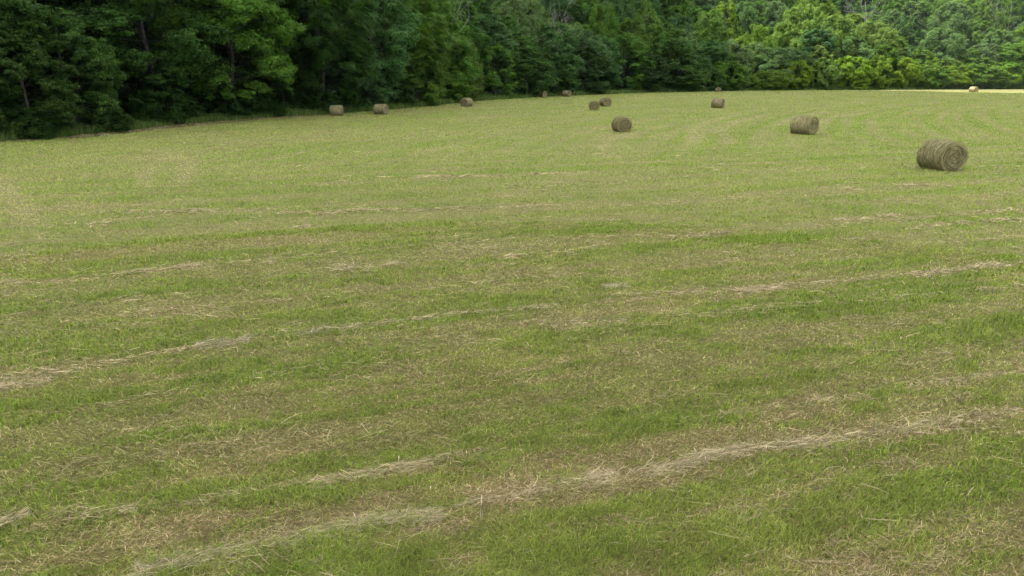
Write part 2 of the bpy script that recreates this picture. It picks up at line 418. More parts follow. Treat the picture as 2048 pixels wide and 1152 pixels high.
# ------------------------------------------------------------------ hay bales
def bale_mats():
    def mk(name, side):
        m, nt, n, l = new_mat(name)
        tc = N(n, 'ShaderNodeTexCoord'); oi = N(n, 'ShaderNodeObjectInfo')
        if side:   # straw wound round the roll: streaks run round the axis (x)
            sx = N(n, 'ShaderNodeSeparateXYZ'); l.new(tc.outputs['Object'], sx.inputs[0])
            an = N(n, 'ShaderNodeMath', operation='ARCTAN2'); l.new(sx.outputs[2], an.inputs[0]); l.new(sx.outputs[1], an.inputs[1])
            cb = N(n, 'ShaderNodeCombineXYZ'); l.new(sx.outputs[0], cb.inputs[0]); l.new(an.outputs[0], cb.inputs[1])
            mp = N(n, 'ShaderNodeMapping'); mp.inputs['Scale'].default_value = (13, 2.6, 1); l.new(cb.outputs[0], mp.inputs[0])
            vec = mp.outputs[0]
        else:      # rolled layers: rings with a spiral drift
            sx = N(n, 'ShaderNodeSeparateXYZ'); l.new(tc.outputs['Object'], sx.inputs[0])
            an = N(n, 'ShaderNodeMath', operation='ARCTAN2'); l.new(sx.outputs[2], an.inputs[0]); l.new(sx.outputs[1], an.inputs[1])
            y2 = N(n, 'ShaderNodeMath', operation='MULTIPLY'); l.new(sx.outputs[1], y2.inputs[0]); l.new(sx.outputs[1], y2.inputs[1])
            z2 = N(n, 'ShaderNodeMath', operation='MULTIPLY_ADD'); l.new(sx.outputs[2], z2.inputs[0]); l.new(sx.outputs[2], z2.inputs[1]); l.new(y2.outputs[0], z2.inputs[2])
            rr = N(n, 'ShaderNodeMath', operation='SQRT'); l.new(z2.outputs[0], rr.inputs[0])
            r2 = N(n, 'ShaderNodeMath', operation='MULTIPLY_ADD'); l.new(an.outputs[0], r2.inputs[0]); r2.inputs[1].default_value = 0.02; l.new(rr.outputs[0], r2.inputs[2])
            cb = N(n, 'ShaderNodeCombineXYZ'); l.new(r2.outputs[0], cb.inputs[0]); l.new(an.outputs[0], cb.inputs[1])
            mp = N(n, 'ShaderNodeMapping'); mp.inputs['Scale'].default_value = (17, 1.1, 1); l.new(cb.outputs[0], mp.inputs[0])
            vec = mp.outputs[0]
        a = N(n, 'ShaderNodeTexNoise'); a.inputs['Scale'].default_value = 1.0; a.inputs['Detail'].default_value = 7; a.inputs['Roughness'].default_value = .65
        l.new(vec, a.inputs['Vector'])
        b = N(n, 'ShaderNodeTexNoise'); b.inputs['Scale'].default_value = 2.2; b.inputs['Detail'].default_value = 4; l.new(tc.outputs['Object'], b.inputs['Vector'])
        r = N(n, 'ShaderNodeValToRGB'); e = r.color_ramp.elements
        e[0].position = .36; e[0].color = (.05, .042, .025, 1); e[1].position = .64; e[1].color = (.40, .34, .21, 1)
        e2 = r.color_ramp.elements.new(.5); e2.color = (.21, .18, .105, 1)
        l.new(a.outputs[0], r.inputs[0])
        bf = N(n, 'ShaderNodeMath', operation='MULTIPLY'); l.new(b.outputs[0], bf.inputs[0]); bf.inputs[1].default_value = .6
        c_ = mixrgb(n, l, bf.outputs[0], r.outputs[0], (.19, .185, .10))
        c_ = mixrgb(n, l, 1.0, c_, oi.outputs['Color'], 'MULTIPLY')
        p = N(n, 'ShaderNodeBsdfPrincipled'); p.inputs['Roughness'].default_value = .9; p.inputs['Specular IOR Level'].default_value = .1
        l.new(c_, p.inputs['Base Color'])
        bp = N(n, 'ShaderNodeBump'); bp.inputs['Strength'].default_value = 1; bp.inputs['Distance'].default_value = .06
        l.new(a.outputs[0], bp.inputs['Height']); l.new(bp.outputs[0], p.inputs['Normal'])
        o = N(n, 'ShaderNodeOutputMaterial'); l.new(p.outputs[0], o.inputs['Surface'])
        return m
    return mk('bale_side_hay', True), mk('bale_end_hay', False)
M_BSIDE, M_BEND = bale_mats()
BR, BL = 0.74, 1.5

def bale_radius(th, xx, seed):
    return BR * (1 + 0.045 * (vnoise(np.cos(th) * 2.2 + 7 + xx * 1.5, np.sin(th) * 2.2 + seed, seed) - .5) + 0.035 * (vnoise(th * 5 + 40, xx * 9 + 3, seed + 4) - .5))

def settle(P):
    """the roll sags a little and stands flat on the ground"""
    P[:, 2] = np.where(P[:, 2] < -0.88 * BR, -0.88 * BR + (P[:, 2] + 0.88 * BR) * .25, P[:, 2])
    P[:, 1] *= 1 + 0.05 * np.clip(-P[:, 2] / BR, -.5, 1)
    P[:, 2] = (P[:, 2] + 0.905 * BR) * 0.985
    return P

def build_bale(seed):
    r = np.random.default_rng(seed)
    ns = 72; prof = [(-.5, .955), (-.495, .985), (-.475, 1.0), (-.44, 1.008)] + [(t, 1.0 + .008 * math.sin(t * 31 + seed)) for t in np.linspace(-.38, .38, 15)] + [(.44, 1.008), (.475, 1.0), (.495, .985), (.5, .955)]
    th = np.linspace(0, 2 * math.pi, ns, endpoint=False); rings = []
    for t, k in prof:
        xx = np.full(ns, t * BL); rad = bale_radius(th, xx, seed) * k
        rings.append(np.stack([xx, rad * np.cos(th), rad * np.sin(th)], -1))
    V = np.concatenate(rings); i = np.arange(ns); i2 = (i + 1) % ns
    F = np.concatenate([np.stack([k * ns + i, k * ns + i2, (k + 1) * ns + i2, (k + 1) * ns + i], -1) for k in range(len(prof) - 1)])
    side = make_mesh('rolled_side', settle(V.copy()), [F], M_BSIDE, smooth_shade=True)
    ends = []
    for sg in (-1, 1):
        fr = np.concatenate([np.linspace(.955, .06, 26), [0.0]]); rr_ = []
        for f_ in fr:
            spiral = f_ * 9 * 2 * math.pi + th * sg
            dx = 0.034 * np.sin(spiral) * min(1, (1 - f_) * 14) + 0.03 * (1 - f_ ** 2) + 0.05 * (vnoise(np.cos(th) * f_ * 5 + 9, np.sin(th) * f_ * 5 + sg, seed + 8) - .5) * min(1, (1 - f_) * 12)
            dx -= 0.05 * math.exp(-(f_ / .1) ** 2)
            rad = bale_radius(th, np.full(ns, sg * .5 * BL), seed) * f_
            rr_.append(np.stack([sg * (.5 * BL + dx), rad * np.cos(th), rad * np.sin(th)], -1))
        Ve = np.concatenate(rr_); Fe = np.concatenate([np.stack([k * ns + i, k * ns + i2, (k + 1) * ns + i2, (k + 1) * ns + i][::sg], -1) for k in range(len(fr) - 1)])
        ends.append(make_mesh('rolled_end', settle(Ve), [Fe], M_BEND, smooth_shade=True))
    # loose stems on the side, combed round the roll, and along the layers of the ends
    def ribbons(P, T, Nn, L, w, col):
        n = len(P); B = np.cross(T, Nn); rows = []
        for s in (-1, -.33, .33, 1):
            q_ = P + T * (L * .5 * s)[:, None] + Nn * ((-0.9 * (L * .5 * s) ** 2 / BR * .55 + 0.012 * (1 + (s * lift) ** 2)))[:, None]
            k = .6 if abs(s) == 1 else 1
            rows += [q_ - B * (w * .5 * k)[:, None], q_ + B * (w * .5 * k)[:, None]]
        V_ = np.stack(rows, 1).reshape(-1, 3); i_ = np.arange(n) * 8
        return V_, [np.concatenate([np.stack([i_ + 2 * s, i_ + 2 * s + 1, i_ + 2 * s + 3, i_ + 2 * s + 2], -1) for s in range(3)])], np.repeat(col, 8, 0)
    BH = np.array([(.50, .42, .27), (.38, .31, .19), (.25, .21, .12), (.22, .21, .11), (.08, .066, .04)])
    n = 3600; a = r.random(n) * 2 * math.pi; xx = (r.random(n) - .5) * BL * .98; lift = r.normal(0, .6, n)
    Nn = np.stack([0 * a, np.cos(a), np.sin(a)], -1); T0 = np.stack([0 * a, -np.sin(a), np.cos(a)], -1); X = np.tile([(1., 0, 0)], (n, 1))
    sk = r.normal(0, .35, n)[:, None]; T = T0 * np.cos(sk) + X * np.sin(sk)
    P_ = X * xx[:, None] + Nn * bale_radius(a, xx, seed)[:, None]
    p1 = ribbons(P_, T, Nn, .15 + .3 * r.random(n), .007 + .007 * r.random(n), BH[r.choice(5, n)] * (.5 + .5 * vnoise(xx * 9 + 20, a * 1.6, seed) + .4 * r.random(n))[:, None])
    n = 3600; a = r.random(n) * 2 * math.pi; rad = BR * .96 * np.sqrt(r.random(n)); sg = np.where(r.random(n) < .5, -1., 1.); lift = np.abs(r.normal(0, .5, n))
    Nn = np.stack([sg, 0 * a, 0 * a], -1); R0 = np.stack([0 * a, np.cos(a), np.sin(a)], -1); T0 = np.stack([0 * a, -np.sin(a), np.cos(a)], -1)
    sk = r.normal(.06, .16, n)[:, None]; T = T0 * np.cos(sk) + R0 * np.sin(sk)
    P_ = Nn * (.5 * BL + .03 + .03 * r.random(n))[:, None] + R0 * rad[:, None]
    p2 = ribbons(P_, T, Nn, .08 + .22 * r.random(n) * (rad / BR), .007 + .007 * r.random(n), BH[r.choice(4, n)] * (.22 + .95 * vnoise(rad * 17 + a * .2 + 5, a * 1.6 + 3, seed + 2) ** 1.2 + .3 * (rad > BR * .86) + .2 * r.random(n))[:, None])
    V_, F_, c_ = join([p1, p2])
    st = make_mesh('loose_stems', settle(V_), F_, M_BALE_STRAND, c_)
    # skirt of fallen hay at the foot
    n = 420; a = r.random(n) * 6.283; q_ = np.stack([np.sign(r.random(n) - .5) * (.5 * BL + .08 * r.random(n)), (r.random(n) - .5) * 1.0], -1)
    m_ = r.random(n) < .5
    q_ = np.where(m_[:, None], q_, np.stack([(r.random(n) - .5) * BL, np.sign(r.random(n) - .5) * (.42 + .14 * r.random(n))], -1))
    sk_ = strands(q_[:, 0], q_[:, 1], .03 + .12 * r.random(n) ** 2, a, .12 + .25 * r.random(n), .012 + .012 * r.random(n), BH[r.choice(5, n)], r)
    skirt = make_mesh('fallen_hay', sk_[0], sk_[1], M_BALE_STRAND, sk_[2])
    return [('rolled_side', side), ('rolled_end', ends[0]), ('rolled_end', ends[1]), ('loose_stems', st), ('fallen_hay', skirt)]
BALES = [build_bale(3), build_bale(8), build_bale(15)]

# picture point of the foot, height in px, turn of the visible end from the viewer, colour, label
OLIVE = (.76, .82, .67); DARK = (.70, .74, .60); TAN = (.72, .77, .67); GREY = (.80, .83, .72)
BALE_LIST = [
    (1886, 340, 57, 42, OLIVE, 0, 'largest and nearest round hay bale, its coiled end turned to the viewer'),
    (1610, 269, 35, 62, OLIVE, 1, 'olive round bale behind the nearest one, lying sideways with a narrow coiled end'),
    (1244, 264, 30, 20, DARK, 2, 'dark bale alone in the field centre showing its full coiled end'),
    (1189, 220, 18, 8, DARK, 0, 'front bale of the close pair, its round end facing straight out'),
    (1211, 213, 17, 26, DARK, 1, 'rear bale of the close pair, half hidden by its neighbour'),
    (1436, 216, 19, 76, GREY, 2, 'lone pale topped bale lying sideways in the far middle of the field'),
    (933, 213.5, 17, -36, TAN, 0, 'tan bale near the bend of the wood with its coiled end turned leftward'),
    (762, 229, 20, 60, TAN, 1, 'tan bale by the dark wood, second from the left, rounded end toward the field'),
    (673, 231.5, 20, 80, TAN, 2, 'tan bale closest to the dark wood, leftmost of all, seen side on'),
    (1086, 194.5, 12, 38, GREY, 1, 'small far bale at the wood edge, left of two, slumped and greyish'),
    (1134, 193.5, 12, 58, TAN, 0, 'small far bale at the wood edge, right of two, paler and tidier'),
    (1436, 184, 9, 12, TAN, 2, 'tiny distant bale at the foot of the far trees, only a low dome'),
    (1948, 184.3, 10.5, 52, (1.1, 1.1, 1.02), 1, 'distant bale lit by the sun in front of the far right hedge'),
]
for (u, v, hp, ang, tint, kind, label) in BALE_LIST:
    p = at(u, v)
    sc = hp * depth(p[1], .7) / FPX / (2 * BR * .925)
    t = D.objects.new('hay_bale', None); C.objects.link(t)
    toc = math.atan2(-p[1], -p[0])           # direction to the viewer
    t.location = (p[0], p[1] + .3 * sc, -0.01); t.rotation_euler = (0, 0, toc + math.radians(ang)); t.scale = (sc, sc, sc)
    tag(t, label, 'hay bale', 'round hay bales on the mown field')
    for nm, me in BALES[kind]:
        ch = link(nm, me, t); ch.color = (*tint, 1)

# ------------------------------------------------------------------ trees
def tube(pts, rad, ns=7):
    pts = np.asarray(pts, float); rad = np.asarray(rad, float); V = []; F = []
    th = np.linspace(0, 2 * math.pi, ns, endpoint=False)
    for k, p in enumerate(pts):
        t = pts[min(k + 1, len(pts) - 1)] - pts[max(k - 1, 0)]; t = t / (np.linalg.norm(t) + 1e-9)
        a = np.cross(t, (0.3, 1, .1)); a /= np.linalg.norm(a) + 1e-9; b = np.cross(t, a)
        V.append(p + rad[k] * (np.cos(th)[:, None] * a + np.sin(th)[:, None] * b))
    i = np.arange(ns); i2 = (i + 1) % ns
    for k in range(len(pts) - 1): F.append(np.stack([k * ns + i, k * ns + i2, (k + 1) * ns + i2, (k + 1) * ns + i], -1))
    return np.concatenate(V), [np.concatenate(F)], np.ones((len(pts) * ns, 3))

def rand_dir(r, n):
    v = r.normal(0, 1, (n, 3)); return v / np.linalg.norm(v, axis=1, keepdims=True)

def leaf_quads(P, Nn, size, col, r, slim=.62):
    n = len(P)
    a = np.cross(Nn, rand_dir(r, n)); a /= np.linalg.norm(a, axis=1, keepdims=True) + 1e-9
    b = np.cross(Nn, a)
    s = size[:, None]
    V = np.stack([P - a * s * .5, P + b * s * .5 * slim, P + a * s * .55 - Nn * s * .12, P - b * s * .5 * slim], 1).reshape(-1, 3)
    i = np.arange(n) * 4
    return V, [np.stack([i, i + 1, i + 2, i + 3], -1)], np.repeat(col, 4, 0)

def pinnate(P, out, size, col, r):
    """drooping compound leaves: a stalk with paired leaflets"""
    n = len(P); d = out + np.array([0, 0, -.35]) + .35 * rand_dir(r, n); d /= np.linalg.norm(d, axis=1, keepdims=True)
    side = np.cross(d, (0, 0, 1.)); side /= np.linalg.norm(side, axis=1, keepdims=True) + 1e-9
    up = np.cross(side, d); res = []
    for k in range(5):
        for sg in (-1, 1):
            base = P + d * (size * .17 * k)[:, None] - np.array([0, 0, 1.]) * (size * .03 * k * k * .5)[:, None]
            ld = side * sg * .8 + d * .5 - up * .2
            tip = base + ld * (size * .34)[:, None]; wv = d * (size * .075)[:, None]; mid = (base + tip) / 2
            V = np.stack([base, mid + wv, tip, mid - wv], 1).reshape(-1, 3); i = np.arange(n) * 4
            res.append((V, [np.stack([i, i + 1, i + 2, i + 3], -1)], np.repeat(col, 4, 0)))
    return join(res)

def make_tree(seed, H=16., R=5., base=.22, top_pow=1.0, lobes=34, subs=13, leaves=26, leaf=.17, lobe_r=.30, flat=.55, kind='leaf', low=.5, stem=.2, contrast=.28, droop=.0):
    """crown mesh and trunk mesh of one tree; crown is made of leaf-sized faces in clumps carried by limbs"""
    r = np.random.default_rng(seed)
    zb = H * base
    def rad(t): return R * np.power(np.clip(np.sin(np.pi * np.clip(t, 0.0, 1) ** low), 0, 1), .42 * top_pow) * (1 - .12 * t)
    lt = np.clip((np.arange(lobes) + r.random(lobes)) / lobes, .03, .97); la = np.arange(lobes) * 2.39996 + r.normal(0, .5, lobes)
    lf = 0.55 + .38 * r.random(lobes); rr = rad(lt)
    lc = np.stack([np.cos(la) * rr * lf, np.sin(la) * rr * lf, zb + lt * (H - zb) * .93], -1)
    lr = R * lobe_r * (.65 + .7 * r.random(lobes)) * np.clip(rr / R, .35, 1) ** .6
    # trunk and limbs
    wob = r.normal(0, .018 * H, (6, 2)); wob[0] = 0
    tz = np.linspace(0, H * .82, 6); tp = np.stack([np.cumsum(wob[:, 0]) * .6, np.cumsum(wob[:, 1]) * .6, tz], -1)
    tr = stem * np.array([1.35, 1.0, .85, .66, .42, .16])
    tp = np.vstack([[0, 0, -.6], tp]); tr = np.concatenate([[stem * 1.6], tr])
    wood = [tube(tp, tr, 8)]
    for k in range(lobes):
        if lr[k] < .1: continue
        z0 = max(.12 * H, lc[k, 2] - (.05 + .10 * r.random()) * H); z0 = min(z0, H * .8)
        s0 = np.array([np.interp(z0, tp[:, 2], tp[:, 0]), np.interp(z0, tp[:, 2], tp[:, 1]), z0])
        m = (s0 + lc[k]) / 2 + np.array([0, 0, -.02 * H]) + r.normal(0, .1, 3)
        r0 = np.interp(z0, tp[:, 2], tr) * .24
        wood.append(tube([s0, m, lc[k]], [r0, r0 * .6, .03], 5))
    # leaf clumps
    n = lobes * subs; li = np.repeat(np.arange(lobes), subs)
    outw = np.stack([np.cos(la), np.sin(la), 0 * la], -1)[li]
    d = rand_dir(r, n) + outw * .55 + np.array([0, 0, .38]); d /= np.linalg.norm(d, axis=1, keepdims=True)
    sc_ = lc[li] + d * (lr[li] * (.55 + .5 * r.random(n)))[:, None]
    sr = lr[li] * (.30 + .26 * r.random(n))
    m = n * leaves; si = np.repeat(np.arange(n), leaves)
    q_ = rand_dir(r, m) * (r.random(m) ** .45)[:, None]; q_[:, 2] *= flat
    # clump tips droop outward a little
    rel = q_ * sr[si][:, None]
    P = sc_[si] + rel; P[:, 2] -= droop * np.hypot(rel[:, 0], rel[:, 1]) * (.5 + r.random(m))
    keep = P[:, 2] > .05; P = P[keep]; si = si[keep]; q_ = q_[keep]; m = len(P)
    Nn = np.array([0, 0, .35]) + .35 * d[si] + .75 * q_ + .5 * rand_dir(r, m); Nn /= np.linalg.norm(Nn, axis=1, keepdims=True)
    tone_c = r.random(n); tone = np.clip(.5 + contrast * (tone_c[si] - .5) * 2 + .25 * (r.random(m) - .5), 0, 1)
    lo = np.array([.72, .78, .80]); hi = np.array([1.38, 1.22, 1.05])
    col = (lo + (hi - lo) * tone[:, None])
    size = leaf * (.7 + .6 * r.random(m))
    if kind == 'pinnate':
        k_ = r.random(m) < .34
        o_ = outw[si][k_] * .8 + d[si][k_] * .5
        V, F, c = pinnate(P[k_], o_, size[k_] * 3.3, col[k_], r)
    else:
        V, F, c = leaf_quads(P, Nn, size, col, r)
    crown = make_mesh('crown', V, F, M_LEAF, c)
    Vw, Fw, _ = join(wood)
    trunk = make_mesh('trunk', Vw, Fw, M_BARK, None, True)
    return dict(crown=crown, trunk=trunk, H=float(np.percentile(V[:, 2], 99.7)), R=float(np.percentile(np.abs(V[:, :2]), 99)), bottom=float(np.percentile(V[:, 2], .5)))

def make_snag(seed, H=16.):
    r = np.random.default_rng(seed); wood = []; twigs = []
    def grow(p, d, L, rad, depth_):
        pts = [p]; rads = [rad]
        for k in range(4):
            d = d + r.normal(0, .10, 3); d = d / np.linalg.norm(d); p = p + d * L / 4; pts.append(p); rads.append(rad * (1 - .17 * (k + 1)))
        (wood if depth_ == 0 else twigs).append(tube(pts, rads, 6 if depth_ < 2 else 4))
        if depth_ < 3:
            for k in range((7, 4, 3)[depth_]):
                j = r.integers(1 if depth_ else 2, 5); nd = d * .55 + rand_dir(r, 1)[0] * .75 + np.array([0, 0, .3]); nd /= np.linalg.norm(nd)
                grow(pts[j], nd, L * (.34 + .22 * r.random()), max(rads[j] * .5, .022), depth_ + 1)
    grow(np.array([0, 0, -.5]), np.array([.03, 0, 1.]), H, .2, 0)
    Vw, Fw, _ = join(wood); Vt, Ft, _ = join(twigs)
    return make_mesh('trunk', Vw, Fw, M_SNAG, None, True), make_mesh('branches', Vt, Ft, M_SNAG, None, True)

P = {}
# near, fine leaved
P['oakA'] = make_tree(1, 23, 6.2, .10, 1.0, 84, 16, 78, .23, .24, .7, low=.8)
P['oakB'] = make_tree(2, 23, 6.0, .17, 1.0, 76, 16, 80, .23, .25, .65, low=.78)
P['edgeA'] = make_tree(3, 12, 4.2, .0, 1.0, 60, 14, 60, .19, .25, .6, low=.72, stem=.16)
P['edgeB'] = make_tree(4, 11, 3.8, .0, 1.1, 54, 14, 60, .19, .26, .65, low=.8, stem=.14)
P['walnut'] = make_tree(5, 21, 6.0, .12, 1.0, 60, 14, 56, .20, .27, .5, kind='pinnate', low=.78, droop=.12, stem=.2)
P['sapling'] = make_tree(6, 9, 1.7, .35, 1.0, 14, 10, 34, .18, .42, .5, stem=.08)
# middle distance
P['roundA'] = make_tree(11, 15, 5.6, .02, 1.0, 70, 15, 58, .23, .24, .8, low=.76)
P['roundB'] = make_tree(12, 16, 5.4, .06, .9, 64, 15, 58, .23, .25, .75, low=.72)
P['tallA'] = make_tree(13, 17, 4.4, .05, 1.6, 60, 14, 52, .23, .25, .8, low=.8)
P['plume'] = make_tree(14, 14, 5.2, .03, 1.0, 60, 15, 56, .22, .25, .6, low=.76, droop=.05)
# far
P['farA'] = make_tree(21, 16, 6.0, .10, .9, 64, 14, 56, .27, .25, .8, low=.76)
P['farB'] = make_tree(22, 17, 5.2, .06, 1.05, 64, 14, 52, .27, .25, .8, low=.8)
P['farC'] = make_tree(23, 16, 6.4, .12, .85, 60, 15, 58, .27, .29, .7, low=.72)
P['billow'] = make_tree(24, 17, 7.5, .03, .85, 100, 14, 56, .25, .20, .85, low=.74, contrast=.3)
P['bush'] = make_tree(25, 6, 3.6, .0, .8, 60, 14, 48, .19, .22, .8, low=.85, stem=.10)
P['bushB'] = make_tree(26, 6, 3.6, .0, .9, 52, 14, 48, .20, .24, .75, low=.8, stem=.10)
SNAGS = [make_snag(31), make_snag(32)]

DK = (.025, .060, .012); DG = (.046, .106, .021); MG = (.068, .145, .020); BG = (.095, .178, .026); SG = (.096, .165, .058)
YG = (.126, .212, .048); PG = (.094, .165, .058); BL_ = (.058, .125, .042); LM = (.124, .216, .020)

_eu = np.array([-200, 0, 100, 200, 300, 400, 500, 640, 760, 850, 940, 1090, 1290, 1490, 1700, 2048, 2400])
_ey = np.array([47, 54.2, 57.4, 61.1, 68, 75.8, 81.8, 89.8, 102.4, 115.1, 137.9, 163.3, 198.1, 221.5, 229.3, 245, 258])
placed = []
def put(kind, x, y, ztop, width, tint, label, name='broadleaf_tree', cat='tree', group=None, rot=None, zb=None):
    pr = P[kind]
    z = float(hill(x, y)) - .05 if zb is None else zb
    sz = (ztop - z) / pr['H']; sx = width / (2 * pr['R'])
    t = D.objects.new(name, None); C.objects.link(t)
    t.location = (x, y, z); t.scale = (sx, sx, sz); t.rotation_euler = (0, 0, rng.random() * 6.283 if rot is None else rot)
    tag(t, label, cat, group)
    j = 1 + (rng.random(3) - .5) * np.array([.14, .14, .24])
    a = link('trunk', pr['trunk'], t); b = link('crown', pr['crown'], t); b.color = (*(np.array(tint) * j), 1)
    placed.append((x, y, width)); return t

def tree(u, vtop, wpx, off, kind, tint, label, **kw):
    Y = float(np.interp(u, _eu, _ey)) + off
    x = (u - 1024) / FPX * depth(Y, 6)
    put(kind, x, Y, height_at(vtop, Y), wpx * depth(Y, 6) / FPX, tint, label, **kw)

# --- left wood, front row (picture column, top, width, metres behind the field edge)
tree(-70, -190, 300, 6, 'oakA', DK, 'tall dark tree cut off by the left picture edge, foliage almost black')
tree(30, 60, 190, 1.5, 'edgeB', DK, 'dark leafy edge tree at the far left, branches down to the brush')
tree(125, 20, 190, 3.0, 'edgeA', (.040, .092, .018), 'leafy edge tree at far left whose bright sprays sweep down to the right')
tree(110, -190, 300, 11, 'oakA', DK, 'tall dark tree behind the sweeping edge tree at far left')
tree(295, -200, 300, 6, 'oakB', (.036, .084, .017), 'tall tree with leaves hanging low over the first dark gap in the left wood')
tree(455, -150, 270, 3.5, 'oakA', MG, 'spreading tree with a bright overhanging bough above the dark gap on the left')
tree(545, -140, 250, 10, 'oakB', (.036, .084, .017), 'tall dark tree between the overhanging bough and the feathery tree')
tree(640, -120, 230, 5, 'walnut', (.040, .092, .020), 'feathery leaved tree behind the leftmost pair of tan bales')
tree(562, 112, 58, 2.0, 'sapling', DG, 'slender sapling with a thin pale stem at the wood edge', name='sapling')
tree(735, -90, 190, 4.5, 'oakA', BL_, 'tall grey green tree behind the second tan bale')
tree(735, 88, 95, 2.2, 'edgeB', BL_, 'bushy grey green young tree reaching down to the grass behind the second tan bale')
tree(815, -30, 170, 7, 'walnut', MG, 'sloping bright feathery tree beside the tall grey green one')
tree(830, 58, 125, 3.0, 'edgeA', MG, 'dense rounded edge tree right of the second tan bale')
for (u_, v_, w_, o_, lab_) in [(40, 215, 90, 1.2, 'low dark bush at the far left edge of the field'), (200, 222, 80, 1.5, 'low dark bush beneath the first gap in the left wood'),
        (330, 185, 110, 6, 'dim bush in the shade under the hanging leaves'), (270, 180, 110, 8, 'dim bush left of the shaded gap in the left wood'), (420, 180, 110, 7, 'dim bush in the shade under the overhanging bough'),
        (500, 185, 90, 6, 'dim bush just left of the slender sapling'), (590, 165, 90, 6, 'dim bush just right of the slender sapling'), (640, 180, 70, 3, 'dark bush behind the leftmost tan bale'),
        (690, 178, 60, 3, 'dark bush between the leftmost pair of tan bales'), (722, 176, 80, 7, 'added dark bush closing a pale gap deep behind the second tan bale'), (660, 160, 100, 9, 'added dark bush closing a pale gap deep behind the leftmost tan bale'), (380, 165, 120, 10, 'dim bush deep in the shade left of the overhanging bough'), (470, 165, 110, 2.6, 'added dark bush filling the dark void at the foot of the spreading tree'), (305, 170, 110, 3.4, 'dark bush at the wood edge below the low hanging leaves'), (262, 138, 130, 38, 'added dark bush closing a lit gap far back under the low hanging leaves'), (530, 148, 110, 14, 'added dark bush closing a lit gap far back beside the overhanging bough'), (540, 208, 50, 1.2, 'small weedy bush at the foot of the slender sapling'), (790, 170, 70, 4, 'dark bush in the gap right of the second tan bale'), (150, 180, 130, 6, 'dim bush behind the sweeping edge tree at far left')]:
    tree(u_, v_, w_, o_, 'bush', DK, lab_, name='bush', cat='bush')  # several dark bushes are added to fill dark voids and cover lit ground
tree(850, -75, 170, 24, 'oakB', MG, 'tall tree closing the skyline behind the bare branches at the bend')
tree(905, -60, 150, 34, 'roundB', MG, 'green crown behind the bare branches at the bend of the wood')
tree(880, 28, 130, 9, 'roundB', MG, 'rounded mid green tree standing behind the dense edge tree')
tree(925, 72, 88, 3.0, 'edgeA', (.075, .125, .026), 'yellowish green cone shaped edge tree at the bend of the wood')
tree(900, 130, 90, 1.5, 'edgeB', MG, 'low bushy tree under the yellowish cone shaped one')
tree(970, 28, 130, 12, 'plume', BL_, 'layered feathery tree just past the bend of the wood')
# --- middle wood
tree(985, 90, 105, 4, 'roundA', MG, 'round green tree at the wood edge right of the bend')
tree(1040, -4, 120, 22, 'billow', SG, 'large pale domed tree rising behind the middle wood, left of the dark gap')
tree(1012, 60, 120, 9, 'plume', DG, 'broad dark tree with drooping layers, left in the middle wood')
tree(1050, 95, 110, 3, 'roundB', DG, 'dark tree behind the small far bales, left')
tree(1105, 48, 120, 9, 'plume', BL_, 'broad bluish green tree in the middle of the wood')
tree(1110, 110, 95, 3, 'tallA', DG, 'narrow dark tree with thin visible stems behind the small far bales')
tree(1160, 58, 120, 8, 'plume', BL_, 'bluish green tree with layered sprays, centre of the middle wood')
tree(1175, 105, 110, 2.5, 'roundA', DK, 'dark rounded tree at the edge above the close pair of bales')
tree(1205, 12, 78, 26, 'billow', MG, 'bright round headed tree poking above the middle wood')
tree(1237, -8, 85, 34, 'farC', BL_, 'large bluish tree behind the bright round headed one')
tree(1285, 2, 65, 24, 'tallA', BG, 'tall pointed light green tree with a narrow top')
tree(1262, 36, 85, 17, 'roundB', MG, 'mid green tree below the tall pointed one')
tree(1245, 68, 115, 8, 'roundA', MG, 'broad green tree above the field edge, right of centre')
tree(1290, 105, 100, 3, 'roundB', DK, 'dark spreading tree at the edge, right of centre')
tree(1335, 78, 125, 8, 'roundA', DG, 'big rounded dark tree in the corner of the wood')
tree(1360, 118, 110, 3, 'roundB', DG, 'low dark tree at the edge in the corner of the wood')
tree(1418, 82, 95, 10, 'farC', BL_, 'grey green layered tree behind the corner of the wood')
tree(1455, 88, 100, 10, 'billow', SG, 'pale grey green tree above the round dark bush')
tree(1448, 123, 92, 3, 'bush', MG, 'round green bush beside the tiny distant bale', name='large_bush', cat='bush')
tree(1410, 140, 80, 3, 'bush', DG, 'dark bush left of the round one near the tiny distant bale', name='large_bush', cat='bush')
# --- right, in the sun
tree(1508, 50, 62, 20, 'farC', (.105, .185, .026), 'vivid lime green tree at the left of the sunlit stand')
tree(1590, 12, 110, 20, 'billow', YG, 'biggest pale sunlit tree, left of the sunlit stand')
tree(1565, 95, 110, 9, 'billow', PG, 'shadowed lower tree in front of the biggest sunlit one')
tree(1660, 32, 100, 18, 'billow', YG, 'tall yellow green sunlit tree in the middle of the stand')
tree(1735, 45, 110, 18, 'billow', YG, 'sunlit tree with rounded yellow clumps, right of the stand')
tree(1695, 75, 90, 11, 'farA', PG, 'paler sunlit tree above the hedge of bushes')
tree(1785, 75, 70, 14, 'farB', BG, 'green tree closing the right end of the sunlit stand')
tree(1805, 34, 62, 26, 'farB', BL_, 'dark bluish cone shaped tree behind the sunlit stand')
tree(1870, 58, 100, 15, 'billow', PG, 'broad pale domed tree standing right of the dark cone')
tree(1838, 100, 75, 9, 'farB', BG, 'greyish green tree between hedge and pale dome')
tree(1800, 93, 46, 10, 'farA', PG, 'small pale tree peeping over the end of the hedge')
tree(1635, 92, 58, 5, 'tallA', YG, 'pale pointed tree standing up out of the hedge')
tree(1545, 140, 95, 2.2, 'bushB', BG, 'low spreading bush at the left end of the hedge', name='large_bush', cat='bush')
